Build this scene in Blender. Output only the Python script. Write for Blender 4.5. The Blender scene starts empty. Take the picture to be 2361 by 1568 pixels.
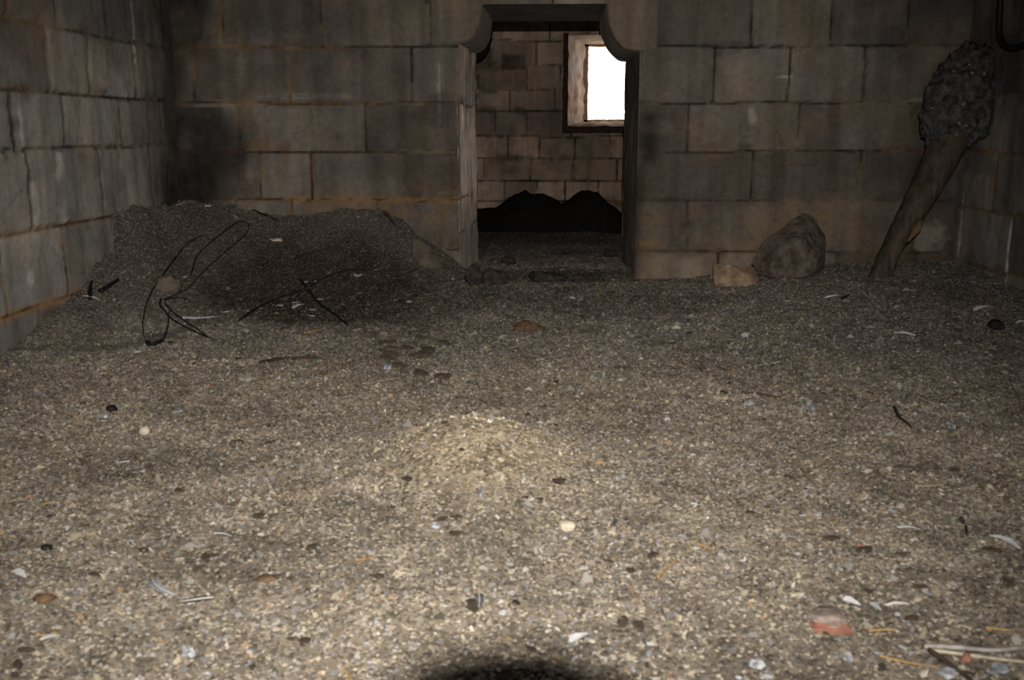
import bpy, bmesh, math, random
import numpy as np
from mathutils import Vector, Matrix

# ------------------------------------------------------------------ camera, sky, lamps, exposure
SC = bpy.context.scene
COL = SC.collection
W, H, F = 2361, 1568, 2300.0
PITCH = math.atan(481 / F)
YAW = math.atan(.04543 * math.cos(PITCH))
CAM = Vector((0, 0, .95))
fwd = Vector((-math.sin(YAW) * math.cos(PITCH), math.cos(YAW) * math.cos(PITCH), -math.sin(PITCH)))
rgt = Vector((math.cos(YAW), math.sin(YAW), 0))
upv = rgt.cross(fwd)
cam_rot = Matrix((rgt, upv, -fwd)).transposed()
cd = bpy.data.cameras.new('view_camera')
cd.sensor_width = 36
cd.lens = 36 * F / W
cam = bpy.data.objects.new('view_camera', cd)
COL.objects.link(cam)
cam.matrix_world = Matrix.Translation(CAM) @ cam_rot.to_4x4()
cd.dof.use_dof = True            # the hand-held picture is slightly soft all over, softest near the lens
cd.dof.focus_distance = 60
cd.dof.aperture_fstop = 7.0
SC.camera = cam

world = bpy.data.worlds.new('overcast_sky')
SC.world = world
world.use_nodes = True
bg = world.node_tree.nodes['Background']
bg.inputs[0].default_value = (1.0, .97, .93, 1)
bg.inputs[1].default_value = 6.0

FLASH_UP, FLASH_BACK = .149, .19
fl = bpy.data.lights.new('flash_tube', 'SPOT')
fl.energy = 860
fl.color = (1, .95, .87)
fl.spot_size = math.radians(82)
fl.spot_blend = 1.0
fl.shadow_soft_size = .007
flo = bpy.data.objects.new('flash_tube', fl)
COL.objects.link(flo)
flo.matrix_world = Matrix.Translation(CAM + upv * FLASH_UP - fwd * FLASH_BACK) @ cam_rot.to_4x4() @ Matrix.Rotation(math.radians(2.5), 4, 'Y')

SC.view_settings.view_transform = 'Standard'
SC.view_settings.look = 'None'
SC.view_settings.gamma = 1
SC.view_settings.use_curve_mapping = False
SC.view_settings.exposure = 0.0

RNG = np.random.default_rng(11)
random.seed(5)

# ------------------------------------------------------------------ noise
_T = np.random.default_rng(77).random((256, 256))


def vnoise(x, y, s=0):
    x = np.asarray(x, float) + 37.7 * s + 500
    y = np.asarray(y, float) + 91.3 * s + 500
    xi = np.floor(x).astype(int); yi = np.floor(y).astype(int)
    fx = x - xi; fy = y - yi
    fx = fx * fx * (3 - 2 * fx); fy = fy * fy * (3 - 2 * fy)
    g = lambda i, j: _T[i % 256, j % 256]
    a = g(xi, yi) * (1 - fx) + g(xi + 1, yi) * fx
    b = g(xi, yi + 1) * (1 - fx) + g(xi + 1, yi + 1) * fx
    return (a * (1 - fy) + b * fy) * 2 - 1


def fbm(x, y, o=4, s=0):
    t = 0; a = .55
    for k in range(o):
        t = t + a * vnoise(x * 2 ** k, y * 2 ** k, s + k * 3)
        a *= .5
    return t


def sst(a, b, x):
    t = np.clip((np.asarray(x, float) - a) / (b - a), 0, 1)
    return t * t * (3 - 2 * t)


# ------------------------------------------------------------------ the lie of the ground
HX = [-2.6, -2.34, -2.02, -1.8, -1.58, -1.3, -1.09, -.95, -.87, -.6, -.48]
HZ = [.46, .46, .46, .40, .39, .42, .45, .37, .28, .08, 0]
DX = [-2.6, -1.8, -1.09, -.6]
DZ = [1.35, 1.15, .95, .6]


def ground(x, y):
    x = np.asarray(x, float); y = np.asarray(y, float)
    z = .055 * sst(3.5, 6.2, y)
    z = z + .13 * sst(.5, 2.3, x) * sst(4.0, 5.5, y) * (1 - sst(6.4, 7.0, y))
    z = z - .05 * np.exp(-((x + 1.15) / .55) ** 2 - ((y - 5.05) / .35) ** 2)
    z = z + .03 * np.exp(-((y - 5.65) / .22) ** 2 - ((x + .05) / .9) ** 2)
    z = z - .035 * np.exp(-((y - 6.15) / .22) ** 2 - ((x + .2) / .6) ** 2)
    z = z - .07 * sst(6.4, 8.0, y)
    m = np.exp(-(((x + .225) / .235) ** 2 + ((y - 2.75) / .26) ** 2) ** 1.3)
    z = z + .12 * m
    z = z + .035 * fbm(x * .9, y * .9, 3, 2) + .018 * fbm(x * 4, y * 4, 3, 5) + .007 * fbm(x * 17, y * 17, 3, 9)
    return z


def heap(x, y):
    x = np.asarray(x, float); y = np.asarray(y, float)
    h = np.interp(x, HX, HZ)
    d = np.interp(x, DX, DZ)
    t = np.clip((6.25 - y) / d, 0, 1.4)
    soft = 1 - sst(0, 1, t) * .98 - .02
    steep = 1 - sst(.80, .90, t)
    w = sst(-2.02, -2.28, x) if False else 1 - sst(-2.30, -2.05, x)
    z = h * (soft * (1 - w) + steep * w)
    toe = .25 * np.clip((y - 4.0) / 1.08, 0, 1) ** 1.4 * (1 - sst(-2.35, -1.65, x)) * (y < 6.4)
    z = np.maximum(z, toe)
    mask = sst(.0, .12, z)
    z = z + mask * (.03 * fbm(x * 5, y * 5, 4, 21) + .012 * fbm(x * 22, y * 22, 3, 24))
    z = z + mask * w * .07 * np.abs(fbm(x * 9, y * 9, 3, 31)) * (y < 5.75)
    return np.where(y > 6.32, 0, z)


def surface(x, y):
    return ground(x, y) + np.maximum(heap(x, y), 0)


def ray(px, py):
    return fwd + rgt * ((px - W / 2) / F) - upv * ((py - H / 2) / F)


def at(px, py, lift=0.0):
    """Point of the ground (or of the heap) that lies in a direction of view."""
    d = ray(px, py)
    t = np.arange(1.2, 11, .004)
    x = CAM.x + d.x * t; y = CAM.y + d.y * t; z = CAM.z + d.z * t
    s = np.where(y < 6.3, surface(x, y), ground(x, y)) + lift
    k = np.nonzero(z <= s)[0]
    k = k[0] if len(k) else len(t) - 1
    return Vector((x[k], y[k], s[k]))


def on_depth(px, py, y):
    d = ray(px, py)
    return CAM + d * ((y - CAM.y) / d.y)


# ------------------------------------------------------------------ scene helpers
def tag(o, label=None, cat=None, group=None, kind=None):
    if label: o['label'] = label
    if cat: o['category'] = cat
    if group: o['group'] = group
    if kind: o['kind'] = kind
    return o


def empty(name, loc, **k):
    o = bpy.data.objects.new(name, None)
    COL.objects.link(o)
    o.location = loc
    return tag(o, **k)


def mesh_obj(name, verts, faces, mat, parent=None, smooth=True, wear=None):
    me = bpy.data.meshes.new(name)
    me.from_pydata([tuple(v) for v in verts], [], [tuple(f) for f in faces])
    me.materials.append(mat)
    if smooth:
        me.polygons.foreach_set('use_smooth', [True] * len(me.polygons))
    if wear is not None:
        set_wear(me, wear)
    o = bpy.data.objects.new(name, me)
    COL.objects.link(o)
    if parent:
        o.parent = parent
        o.matrix_parent_inverse = Matrix.Translation(-parent.location)
    return o


def set_wear(me, wear):
    a = me.attributes.new('wear', 'FLOAT_COLOR', 'POINT')
    w = np.asarray(wear, np.float32)
    if w.ndim == 1:
        w = np.tile(w, (len(me.vertices), 1))
    a.data.foreach_set('color', w.ravel())


def bm_obj(name, bm, mat, parent=None, smooth=True, wear=None):
    me = bpy.data.meshes.new(name)
    bm.normal_update()
    bm.to_mesh(me); bm.free()
    me.materials.append(mat)
    if smooth:
        me.polygons.foreach_set('use_smooth', [True] * len(me.polygons))
    if wear is not None:
        set_wear(me, wear)
    o = bpy.data.objects.new(name, me)
    COL.objects.link(o)
    if parent:
        o.parent = parent
        o.matrix_parent_inverse = Matrix.Translation(-parent.location)
    return o


def spline(pts, n=8):
    p = [Vector(q) for q in pts]
    p = [p[0] * 2 - p[1]] + p + [p[-1] * 2 - p[-2]]
    out = []
    for i in range(1, len(p) - 2):
        a, b, c, d = p[i - 1:i + 3]
        for k in range(n):
            t = k / n
            out.append(.5 * ((2 * b) + (c - a) * t + (2 * a - 5 * b + 4 * c - d) * t * t + (3 * b - a - 3 * c + d) * t ** 3))
    out.append(p[-2])
    return out


def tube(pts, rad, sides=8, rough=0.0, flat=1.0):
    """Verts and faces of a closed tube along pts, rad a number or one per point."""
    n = len(pts)
    R = [rad] * n if isinstance(rad, (int, float)) else list(rad)
    vs, fs = [], []
    ref = Vector((.31, .17, .93))
    for i, c in enumerate(pts):
        t = (pts[min(i + 1, n - 1)] - pts[max(i - 1, 0)]).normalized()
        a = t.cross(ref)
        if a.length < .05: a = t.cross(Vector((1, 0, 0)))
        a.normalize(); b = t.cross(a)
        for k in range(sides):
            th = 2 * math.pi * k / sides
            r = R[i] * (1 + rough * random.uniform(-1, 1))
            vs.append(c + a * (r * math.cos(th)) + b * (r * flat * math.sin(th)))
    for i in range(n - 1):
        for k in range(sides):
            k2 = (k + 1) % sides
            fs.append((i * sides + k, i * sides + k2, (i + 1) * sides + k2, (i + 1) * sides + k))
    fs.append(tuple(range(sides))[::-1])
    fs.append(tuple((n - 1) * sides + k for k in range(sides)))
    return vs, fs


# ------------------------------------------------------------------ materials
def new_mat(name, rough=.9):
    m = bpy.data.materials.new(name)
    m.use_nodes = True
    nt = m.node_tree
    b = nt.nodes['Principled BSDF']
    b.inputs['Roughness'].default_value = rough
    b.inputs['Specular IOR Level'].default_value = .15
    return m, nt, b


def N(nt, t, **k):
    n = nt.nodes.new(t)
    for a, v in k.items():
        if a.startswith('i_'):
            n.inputs[a[2:]].default_value = v
        else:
            setattr(n, a, v)
    return n


def mixc(nt, f, a, b, mode='MIX'):
    n = nt.nodes.new('ShaderNodeMix')
    n.data_type = 'RGBA'; n.blend_type = mode
    for s, v in ((n.inputs[0], f), (n.inputs[6], a), (n.inputs[7], b)):
        if isinstance(v, bpy.types.NodeSocket): nt.links.new(v, s)
        elif isinstance(v, (int, float)): s.default_value = v
        else: s.default_value = (*v, 1)
    return n.outputs[2]


def math_n(nt, op, a, b=None, clamp=False):
    n = nt.nodes.new('ShaderNodeMath'); n.operation = op; n.use_clamp = clamp
    for s, v in ((n.inputs[0], a), (n.inputs[1], b)):
        if v is None: continue
        if isinstance(v, bpy.types.NodeSocket): nt.links.new(v, s)
        else: s.default_value = v
    return n.outputs[0]


def ramp(nt, src, lo, hi):
    n = nt.nodes.new('ShaderNodeMapRange')
    n.inputs[1].default_value = lo; n.inputs[2].default_value = hi
    nt.links.new(src, n.inputs[0])
    return n.outputs[0]


def noise_tex(nt, vec, scale, detail=4, rough=.6):
    n = nt.nodes.new('ShaderNodeTexNoise')
    n.inputs['Scale'].default_value = scale
    n.inputs['Detail'].default_value = detail
    n.inputs['Roughness'].default_value = rough
    if vec: nt.links.new(vec, n.inputs['Vector'])
    return n


def stone_mat(name, warm, cool, mortar=(.165, .128, .09), iron=(.23, .125, .048)):
    """wear: R block tone, G mortar, B soot, A iron stain."""
    m, nt, b = new_mat(name, .95)
    b.inputs['Diffuse Roughness'].default_value = .6
    at_ = N(nt, 'ShaderNodeAttribute', attribute_name='wear')
    sp = N(nt, 'ShaderNodeSeparateColor')
    nt.links.new(at_.outputs['Color'], sp.inputs[0])
    pos = N(nt, 'ShaderNodeNewGeometry').outputs['Position']
    n1 = noise_tex(nt, pos, 3.2, 5, .65)
    n2 = noise_tex(nt, pos, 28, 5, .7)
    n3 = noise_tex(nt, pos, 130, 2, .6)
    st = N(nt, 'ShaderNodeMapping'); st.inputs['Scale'].default_value = (9, 9, .7)
    nt.links.new(pos, st.inputs[0])
    n4 = noise_tex(nt, st.outputs[0], 1.0, 4, .6)
    c = mixc(nt, ramp(nt, n1.outputs[0], .38, .62), cool, warm)
    tone = math_n(nt, 'MULTIPLY', sp.outputs[0], math_n(nt, 'ADD', math_n(nt, 'MULTIPLY', n2.outputs[0], .9), .55))
    tone = math_n(nt, 'MULTIPLY', tone, math_n(nt, 'ADD', math_n(nt, 'MULTIPLY', n3.outputs[0], .7), .65))
    tone = math_n(nt, 'MULTIPLY', tone, math_n(nt, 'ADD', math_n(nt, 'MULTIPLY', ramp(nt, n4.outputs[0], .3, .6), .42), .62))
    g = N(nt, 'ShaderNodeCombineColor')
    for k in range(3): nt.links.new(tone, g.inputs[k])
    c = mixc(nt, 1.0, c, g.outputs[0], 'MULTIPLY')
    mc = mixc(nt, ramp(nt, n1.outputs[0], .4, .66), (.035, .03, .026), mortar)
    c = mixc(nt, sp.outputs[1], c, mc)
    ir = math_n(nt, 'MULTIPLY', at_.outputs['Alpha'], ramp(nt, n2.outputs[0], .3, .6))
    c = mixc(nt, ir, c, iron)
    # white specks of lime and droppings
    lime = math_n(nt, 'MULTIPLY', ramp(nt, n3.outputs[0], .70, .78), .5)
    c = mixc(nt, lime, c, (.3, .28, .25))
    soot_shade = math_n(nt, 'MULTIPLY', sp.outputs[2], math_n(nt, 'ADD', .65, math_n(nt, 'MULTIPLY', ramp(nt, n1.outputs[0], .7, .3), .4)), True)
    c = mixc(nt, soot_shade, c, (.008, .0075, .007))  # dark channel: sooty patches and painted flash falloff
    nt.links.new(c, b.inputs['Base Color'])
    bp = N(nt, 'ShaderNodeBump'); bp.inputs['Strength'].default_value = .55; bp.inputs['Distance'].default_value = .012
    hh = math_n(nt, 'ADD', n2.outputs[0], math_n(nt, 'MULTIPLY', n3.outputs[0], .35))
    nt.links.new(hh, bp.inputs['Height'])
    nt.links.new(bp.outputs[0], b.inputs['Normal'])
    return m


M_wall = stone_mat('ashlar_limestone', (.150, .120, .092), (.122, .110, .098))
M_wall_l = stone_mat('grey_ashlar', (.150, .128, .108), (.130, .124, .116))
M_wall_in = stone_mat('reddish_ashlar', (.33, .235, .178), (.27, .21, .17))
M_jamb = stone_mat('pale_jamb_stone', (.40, .32, .27), (.36, .32, .295), iron=(.46, .28, .18))
M_reveal = stone_mat('pale_limewash', (.46, .32, .23), (.40, .34, .29))


def attr_mat(name, attr='tint', rough=.9, bump=None, grain=None, husks=.6):
    m, nt, b = new_mat(name, rough)
    b.inputs['Diffuse Roughness'].default_value = .8
    a = N(nt, 'ShaderNodeAttribute', attribute_name=attr)
    c = a.outputs['Color']
    pos = N(nt, 'ShaderNodeNewGeometry').outputs['Position']
    if grain:
        v = N(nt, 'ShaderNodeTexVoronoi'); v.inputs['Scale'].default_value = grain
        v.inputs['Randomness'].default_value = 1
        nt.links.new(pos, v.inputs['Vector'])
        sep = N(nt, 'ShaderNodeSeparateColor'); nt.links.new(v.outputs['Color'], sep.inputs[0])
        k = ramp(nt, sep.outputs[0], 0, 1)
        g = N(nt, 'ShaderNodeMapRange'); g.inputs[3].default_value = .35; g.inputs[4].default_value = 1.5
        nt.links.new(k, g.inputs[0])
        cc = N(nt, 'ShaderNodeCombineColor')
        for q in range(3): nt.links.new(g.outputs[0], cc.inputs[q])
        c = mixc(nt, 1.0, c, cc.outputs[0], 'MULTIPLY')
        pale = math_n(nt, 'GREATER_THAN', sep.outputs[1], .9)
        c = mixc(nt, math_n(nt, 'MULTIPLY', pale, husks), c, (.36, .31, .24))
        bp = N(nt, 'ShaderNodeBump'); bp.inputs['Strength'].default_value = .8; bp.inputs['Distance'].default_value = .006
        nt.links.new(math_n(nt, 'SUBTRACT', sep.outputs[2], v.outputs['Distance']), bp.inputs['Height'])
        nt.links.new(bp.outputs[0], b.inputs['Normal'])
    nt.links.new(c, b.inputs['Base Color'])
    return m


M_floor = attr_mat('dung_and_grit', grain=120)
M_heap = attr_mat('dusty_dung', grain=150, husks=.3)
M_litter = attr_mat('loose_litter')


def plain_mat(name, c1, c2, scale=20, rough=.85, stretch=None, bump=.3, dist=.006):
    m, nt, b = new_mat(name, rough)
    tc = N(nt, 'ShaderNodeTexCoord').outputs['Object']
    if stretch:
        mp = N(nt, 'ShaderNodeMapping'); mp.inputs['Scale'].default_value = stretch
        nt.links.new(tc, mp.inputs[0]); tc = mp.outputs[0]
    n = noise_tex(nt, tc, scale, 5, .65)
    nt.links.new(mixc(nt, ramp(nt, n.outputs[0], .35, .65), c1, c2), b.inputs['Base Color'])
    if bump:
        bp = N(nt, 'ShaderNodeBump'); bp.inputs['Strength'].default_value = bump; bp.inputs['Distance'].default_value = dist
        nt.links.new(n.outputs[0], bp.inputs['Height']); nt.links.new(bp.outputs[0], b.inputs['Normal'])
    return m


M_wood = plain_mat('weathered_timber', (.022, .016, .012), (.066, .049, .036), 9, .85, (3, 3, .5), .7, .02)
M_darkwood = plain_mat('dark_brown_timber', (.02, .01, .007), (.04, .022, .014), 12, .9, (1, 4, 4))
M_dung = plain_mat('dark_brown_dung', (.03, .022, .016), (.075, .055, .04), 60, .95, None, .5)
M_brown_clod = plain_mat('pale_brown_dung', (.07, .055, .042), (.13, .10, .078), 50, .95, None, .7, .01)
M_down = plain_mat('soiled_down', (.17, .175, .19), (.33, .335, .35), 70, .9, None, .5)
M_batten = plain_mat('tan_batten', (.20, .12, .06), (.34, .22, .12), 14, .85, None, .4)
M_crust = plain_mat('crusted_mud', (.008, .0075, .007), (.075, .072, .068), 26, .95, None, 1, .03)
M_rock = plain_mat('brown_rock', (.042, .030, .021), (.115, .096, .08), 16, .95, None, .8, .02)
M_rock_pale = plain_mat('tan_rock', (.10, .068, .046), (.30, .21, .14), 12, .95, None, .6, .01)
M_rock_tan = plain_mat('dusty_tan_rock', (.075, .06, .046), (.125, .10, .078), 12, .95, None, .6, .01)
M_rock_dark = plain_mat('dark_dung_clod', (.016, .013, .011), (.05, .043, .037), 34, .95, None, .8, .015)
M_wire = plain_mat('black_cane', (.006, .006, .006), (.014, .012, .011), 30, .6, None, 0)
M_hose = plain_mat('black_rubber', (.005, .005, .005), (.008, .008, .008), 30, .55, None, 0)
M_white = plain_mat('white_feather', (.25, .26, .285), (.42, .425, .445), 60, .8, None, .2)
M_grey = plain_mat('grey_feather', (.13, .138, .155), (.23, .24, .26), 60, .8, None, .2)
M_droppings = plain_mat('grey_droppings', (.06, .06, .062), (.14, .14, .145), 60, .9, None, .2)
M_slate = plain_mat('slate_feather', (.03, .033, .04), (.09, .095, .105), 50, .75, None, .2)
M_shaft = plain_mat('feather_shaft', (.5, .46, .38), (.62, .58, .5), 30, .6, None, 0)
M_cream = plain_mat('cream_chip', (.26, .225, .17), (.42, .37, .29), 80, .8, None, .2)
M_straw = plain_mat('orange_straw', (.20, .115, .04), (.30, .185, .07), 40, .7, None, .1)
M_straw_pale = plain_mat('pale_straw', (.2, .175, .13), (.33, .29, .22), 40, .7, None, .1)
M_twig = plain_mat('dark_twig', (.02, .015, .011), (.05, .036, .026), 40, .85, None, .3)
M_greystem = plain_mat('grey_stem', (.11, .1, .09), (.26, .24, .22), 26, .8, None, .3)
M_brick = plain_mat('red_brick', (.15, .062, .042), (.19, .09, .065), 40, .9, None, .3)
M_brick_top = plain_mat('dusty_brick_face', (.15, .122, .108), (.22, .165, .14), 40, .9, None, .3)
M_black = plain_mat('black_pellet', (.006, .006, .006), (.015, .013, .012), 60, .6, None, .1)
M_brown = plain_mat('brown_bark', (.06, .035, .02), (.11, .068, .04), 40, .9, None, .4)
M_camera = plain_mat('black_camera_shell', (.01, .01, .01), (.014, .014, .014), 80, .5, None, .1)
M_flashlens = plain_mat('flash_window', (.6, .6, .6), (.7, .7, .7), 5, .3, None, 0)


# ------------------------------------------------------------------ masonry
def axis(cuts, res):
    out = [cuts[0]]
    for a, b in zip(cuts[:-1], cuts[1:]):
        n = max(1, round((b - a) / res))
        out += list(np.linspace(a, b, n + 1)[1:])
    return np.array(out)


def masonry(name, us, zs, place, courses, joints, mat, seed=0, holes=(), soot_shade=None, iron=None, rough=1.0, tone=1.0, parent=None, edges=(), jw=1.0, dep=1.0, pits=(), pale=()):
    """A wall face of coursed blocks: us, zs are the grid, place(u, z, d) puts a point d in front of the wall's plane."""
    rng = np.random.default_rng(1000 + seed)
    U, Z = np.meshgrid(us, zs)
    u = U.ravel(); z = Z.ravel()
    uw = u + .014 * fbm(u * 3, z * 3, 2, seed) + .005 * fbm(u * 18, z * 18, 2, seed + 1)
    zw = z + .016 * fbm(u * 1.7, z * 2, 2, seed + 2) + .006 * fbm(u * 18, z * 18, 2, seed + 3)
    cz = np.array(courses)
    ci = np.clip(np.searchsorted(cz, zw) - 1, 0, len(cz) - 2)
    d_bed = np.min(np.abs(zw[:, None] - cz[None]), 1)
    d_j = np.full_like(u, 9.0); blk = np.zeros(len(u)); off = np.zeros(len(u)); ch = np.zeros(len(u))
    for c in range(len(cz) - 1):
        k = ci == c
        if not k.any(): continue
        js = joints.get(c) if isinstance(joints, dict) else None
        lo, hi = us[0], us[-1]
        if js is None:
            js = []
        js = sorted(js)
        w = joints.get('w', .6) if isinstance(joints, dict) else joints
        x = (js[-1] if js else lo - rng.random() * w)
        while x < hi:
            x += w * rng.uniform(.7, 1.3); js.append(x)
        x = min(js)
        while x > lo:
            x -= w * rng.uniform(.7, 1.3); js.insert(0, x)
        J = np.array(sorted(js))
        d_j[k] = np.min(np.abs(uw[k][:, None] - J[None]), 1)
        bi = np.searchsorted(J, uw[k])
        r1 = rng.random(len(J) + 2); r2 = rng.random(len(J) + 2); r3 = rng.random(len(J) + 2)
        blk[k] = r1[bi]; off[k] = r2[bi]; ch[k] = r3[bi]
    dm = np.minimum(d_bed, d_j)
    rr = .02
    both = (d_bed < rr) & (d_j < rr)
    dm = np.where(both, np.maximum(0, rr - np.hypot(rr - d_bed, rr - d_j)), dm)
    nz = fbm(u * 26, z * 26, 3, seed + 7)
    e = np.maximum(dm + .006 * nz, 0)
    prof = sst(.001, .018 * jw, e)
    d = dep * (.014 * prof + (off - .5) * .016 * prof) + rough * (.010 * fbm(u * 4, z * 4, 3, seed + 9) + .004 * nz)
    # chipped arrises and lost faces
    chip = sst(.28, .5, fbm(u * 2.3, z * 3.1, 3, seed + 12))
    d = d - .016 * dep * chip * (ch > .45)
    for e0 in edges:
        d = d - .016 * (1 - sst(0, .03, np.abs(u - e0[0]) + .015 * nz)) * ((z > e0[1]) & (z < e0[2]))
    mort = (1 - sst(.004, .013 * jw, dm + .007 * nz))
    tn = (.66 + .62 * blk) * (1 + .34 * fbm(u * 2, z * 2, 3, seed + 18)) * (1 + .3 * fbm(u * 7, z * 7, 4, seed + 20)) * tone
    tn = tn * (1 - .22 * chip)
    # old cracks and pale mortar smears
    ck = np.abs(fbm(u * 1.9, z * 2.3, 3, seed + 33))
    crack = (1 - sst(.004, .014, ck)) * sst(.1, .3, fbm(u * 1.1, z * 1.3, 2, seed + 36))
    d = d - .004 * dep * crack
    tn = tn * (1 - .22 * crack)
    smear = sst(.25, .5, fbm(u * 5, z * 6, 3, seed + 39)) * (1 - sst(.02, .07, dm))
    mort = np.maximum(mort, .7 * smear)
    for (p0, p1, q0, q1, dp) in pits:
        k = sst(-.012, .012, np.minimum(np.minimum(u - p0, p1 - u), np.minimum(z - q0, q1 - z)) + .02 * nz)
        d = d - dp * k; tn = tn * (1 - .6 * k); mort = mort * (1 - k)
    for (p0, q0, pr, qr, k) in pale:
        tn = tn * (1 + k * (1 - sst(.5, 1.2, np.hypot((u - p0) / pr, (z - q0) / qr) + .5 * nz)))
    so = np.zeros_like(u) if soot_shade is None else np.clip(soot_shade(u, z), 0, 1)
    gap = (1 - sst(.0015, .0065 * jw, dm + .003 * nz)) * sst(-.35, .1, fbm(u * 2.1, z * 2.1, 3, seed + 44) + .1)
    so = np.maximum(so, .85 * gap)
    ir = sst(.4, .8, fbm(u * 1.3, z * 1.5, 3, seed + 25)) * .3 + mort * sst(.1, .5, fbm(u * 1.1, z * 1.1, 2, seed + 28)) * .6
    if iron is not None: ir = np.maximum(ir, iron(u, z, dm))
    P = np.stack(place(u, z, d), 1)
    nu, nzv = len(us), len(zs)
    ii, jj = np.meshgrid(np.arange(nu - 1), np.arange(nzv - 1))
    a = (jj * nu + ii).ravel()
    quads = np.stack([a, a + 1, a + 1 + nu, a + nu], 1)
    uc = ((us[:-1] + us[1:]) / 2)[ii.ravel()]; zc = ((zs[:-1] + zs[1:]) / 2)[jj.ravel()]
    keep = np.ones(len(quads), bool)
    for (h0, h1, h2, h3) in holes:
        keep &= ~((uc > h0) & (uc < h1) & (zc > h2) & (zc < h3))
    o = grid_obj(name, P, quads[keep], mat, parent)
    set_wear(o.data, np.stack([tn, mort, so, np.clip(ir, 0, 1)], 1))
    return o


def grid_obj(name, P, quads, mat, parent=None, tint=None):
    me = bpy.data.meshes.new(name)
    n = quads.shape[1]
    me.vertices.add(len(P)); me.vertices.foreach_set('co', np.ascontiguousarray(P, np.float32).ravel())
    me.loops.add(quads.size); me.loops.foreach_set('vertex_index', np.ascontiguousarray(quads, np.int32).ravel())
    me.polygons.add(len(quads)); me.polygons.foreach_set('loop_start', np.arange(0, quads.size, n, dtype=np.int32))
    me.polygons.foreach_set('use_smooth', np.ones(len(quads), bool))
    me.update(calc_edges=True); me.validate()
    me.materials.append(mat)
    if tint is not None:
        a = me.attributes.new('tint', 'FLOAT_COLOR', 'POINT')
        t = np.ones((len(P), 4), np.float32); t[:, :3] = tint
        a.data.foreach_set('color', t.ravel())
    o = bpy.data.objects.new(name, me)
    COL.objects.link(o)
    if parent:
        o.parent = parent
        o.matrix_parent_inverse = Matrix.Translation(-parent.location)
    return o


XL, XR, YB, YI = -2.333, 2.406, 6.2, 11.0
DL, DR, DT, TH = -.597, .49, 1.69, 1.0       # doorway edges, head, wall thickness
CEIL = 2.45


def soot_shade_back(u, z):
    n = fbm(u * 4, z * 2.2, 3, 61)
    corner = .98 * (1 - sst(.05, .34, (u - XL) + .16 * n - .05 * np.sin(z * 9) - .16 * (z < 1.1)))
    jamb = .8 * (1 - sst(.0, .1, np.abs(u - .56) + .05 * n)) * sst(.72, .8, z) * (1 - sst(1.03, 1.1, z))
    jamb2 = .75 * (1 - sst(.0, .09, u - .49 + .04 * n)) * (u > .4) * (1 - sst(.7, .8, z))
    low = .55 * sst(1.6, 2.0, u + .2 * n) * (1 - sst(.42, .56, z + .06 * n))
    top = .42 * sst(1.35, 1.7, z + .12 * n) * (1 - sst(-1.7, -.6, u))  # vignette shade painted into the upper left
    edge = .6 * sst(1.55, 2.3, u + .15 * n)  # flash falloff painted in towards the right end
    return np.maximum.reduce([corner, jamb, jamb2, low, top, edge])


def iron_back(u, z, dm):
    bed = np.exp(-((z - .532) / .02) ** 2) * ((u > -1.7) & (u < -.6))
    low = .75 * np.exp(-((z - .46) / .16) ** 2) * sst(-1.9, -1.5, u) * (u < -.6) * sst(.0, .4, fbm(u * 3, z * 5, 3, 66) + .1)
    rgt_ = .6 * (1 - sst(.42, .56, z)) * (u > .5) * sst(-.2, .3, fbm(u * 2.2, z * 3, 3, 69))
    spot = .9 * np.exp(-((u + 1.82) / .09) ** 2 - ((z - .865) / .035) ** 2)
    bl = .9 * np.exp(-((z - .27) / .03) ** 2 - ((u - .56) / .1) ** 2)
    return np.maximum.reduce([bed * .95, low * .6, rgt_ * .6, spot, bl])


back_joints = {4: [-1.635, -.885, .928, 1.372, 1.812], 3: [-1.955, -1.171, .79, 1.454, 2.1], 2: [-1.846, -1.523, -.953, 1.193, 1.832],
               1: [-2.005, -1.656, -1.103, .802, 1.427], 0: [-.94, -1.6, 1.0, 1.725], 'w': .6}
us = axis([XL - .03, DL, DR, XR + .03], .012)
zs = axis([-.15, DT, CEIL], .012)
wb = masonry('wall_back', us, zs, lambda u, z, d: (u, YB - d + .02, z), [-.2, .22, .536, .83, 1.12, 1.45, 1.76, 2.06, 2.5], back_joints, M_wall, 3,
             [(DL, DR, -1, DT)], soot_shade_back, iron_back, edges=[(DL, -1, DT), (DR, -1, DT)],
             pale=[(2.26, .32, .12, .1, 1.6), (2.17, 1.12, .16, .02, 1.1), (1.17, 1.03, .03, .06, 1.0), (1.36, 1.27, .05, .012, 1.6), (-.72, 1.2, .012, .18, .8), (-1.5, 1.16, .3, .02, .5), (-1.9, .75, .05, .12, .7), (.62, .97, .1, .05, .6), (-1.93, 1.33, .04, .12, .5)])
tag(wb, kind='structure')


def soot_shade_left(u, z):
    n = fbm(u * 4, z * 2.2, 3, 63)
    return np.maximum(.98 * (1 - sst(.2, .85, (YB - u) + .28 * n)), .62 * sst(1.05, 1.6, z + .15 * n))  # sooty corner, plus vignette shade painted along the top


left_joints = {3: [4.76, 5.373], 4: [4.656, 5.067, 5.611], 2: [4.374, 5.088, 5.75], 1: [4.645, 5.394], 0: [4.36, 4.998], 'w': .6}
us = axis([-1.7, 3.2, YB + .03], .014)
zs = axis([-.15, CEIL], .013)


def iron_left(u, z, dm):
    return .85 * np.exp(-((z - .172) / .02) ** 2) + .5 * np.exp(-((z - .513) / .014) ** 2) + .45 * (1 - sst(.004, .016, dm)) * (z < .5)


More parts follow.
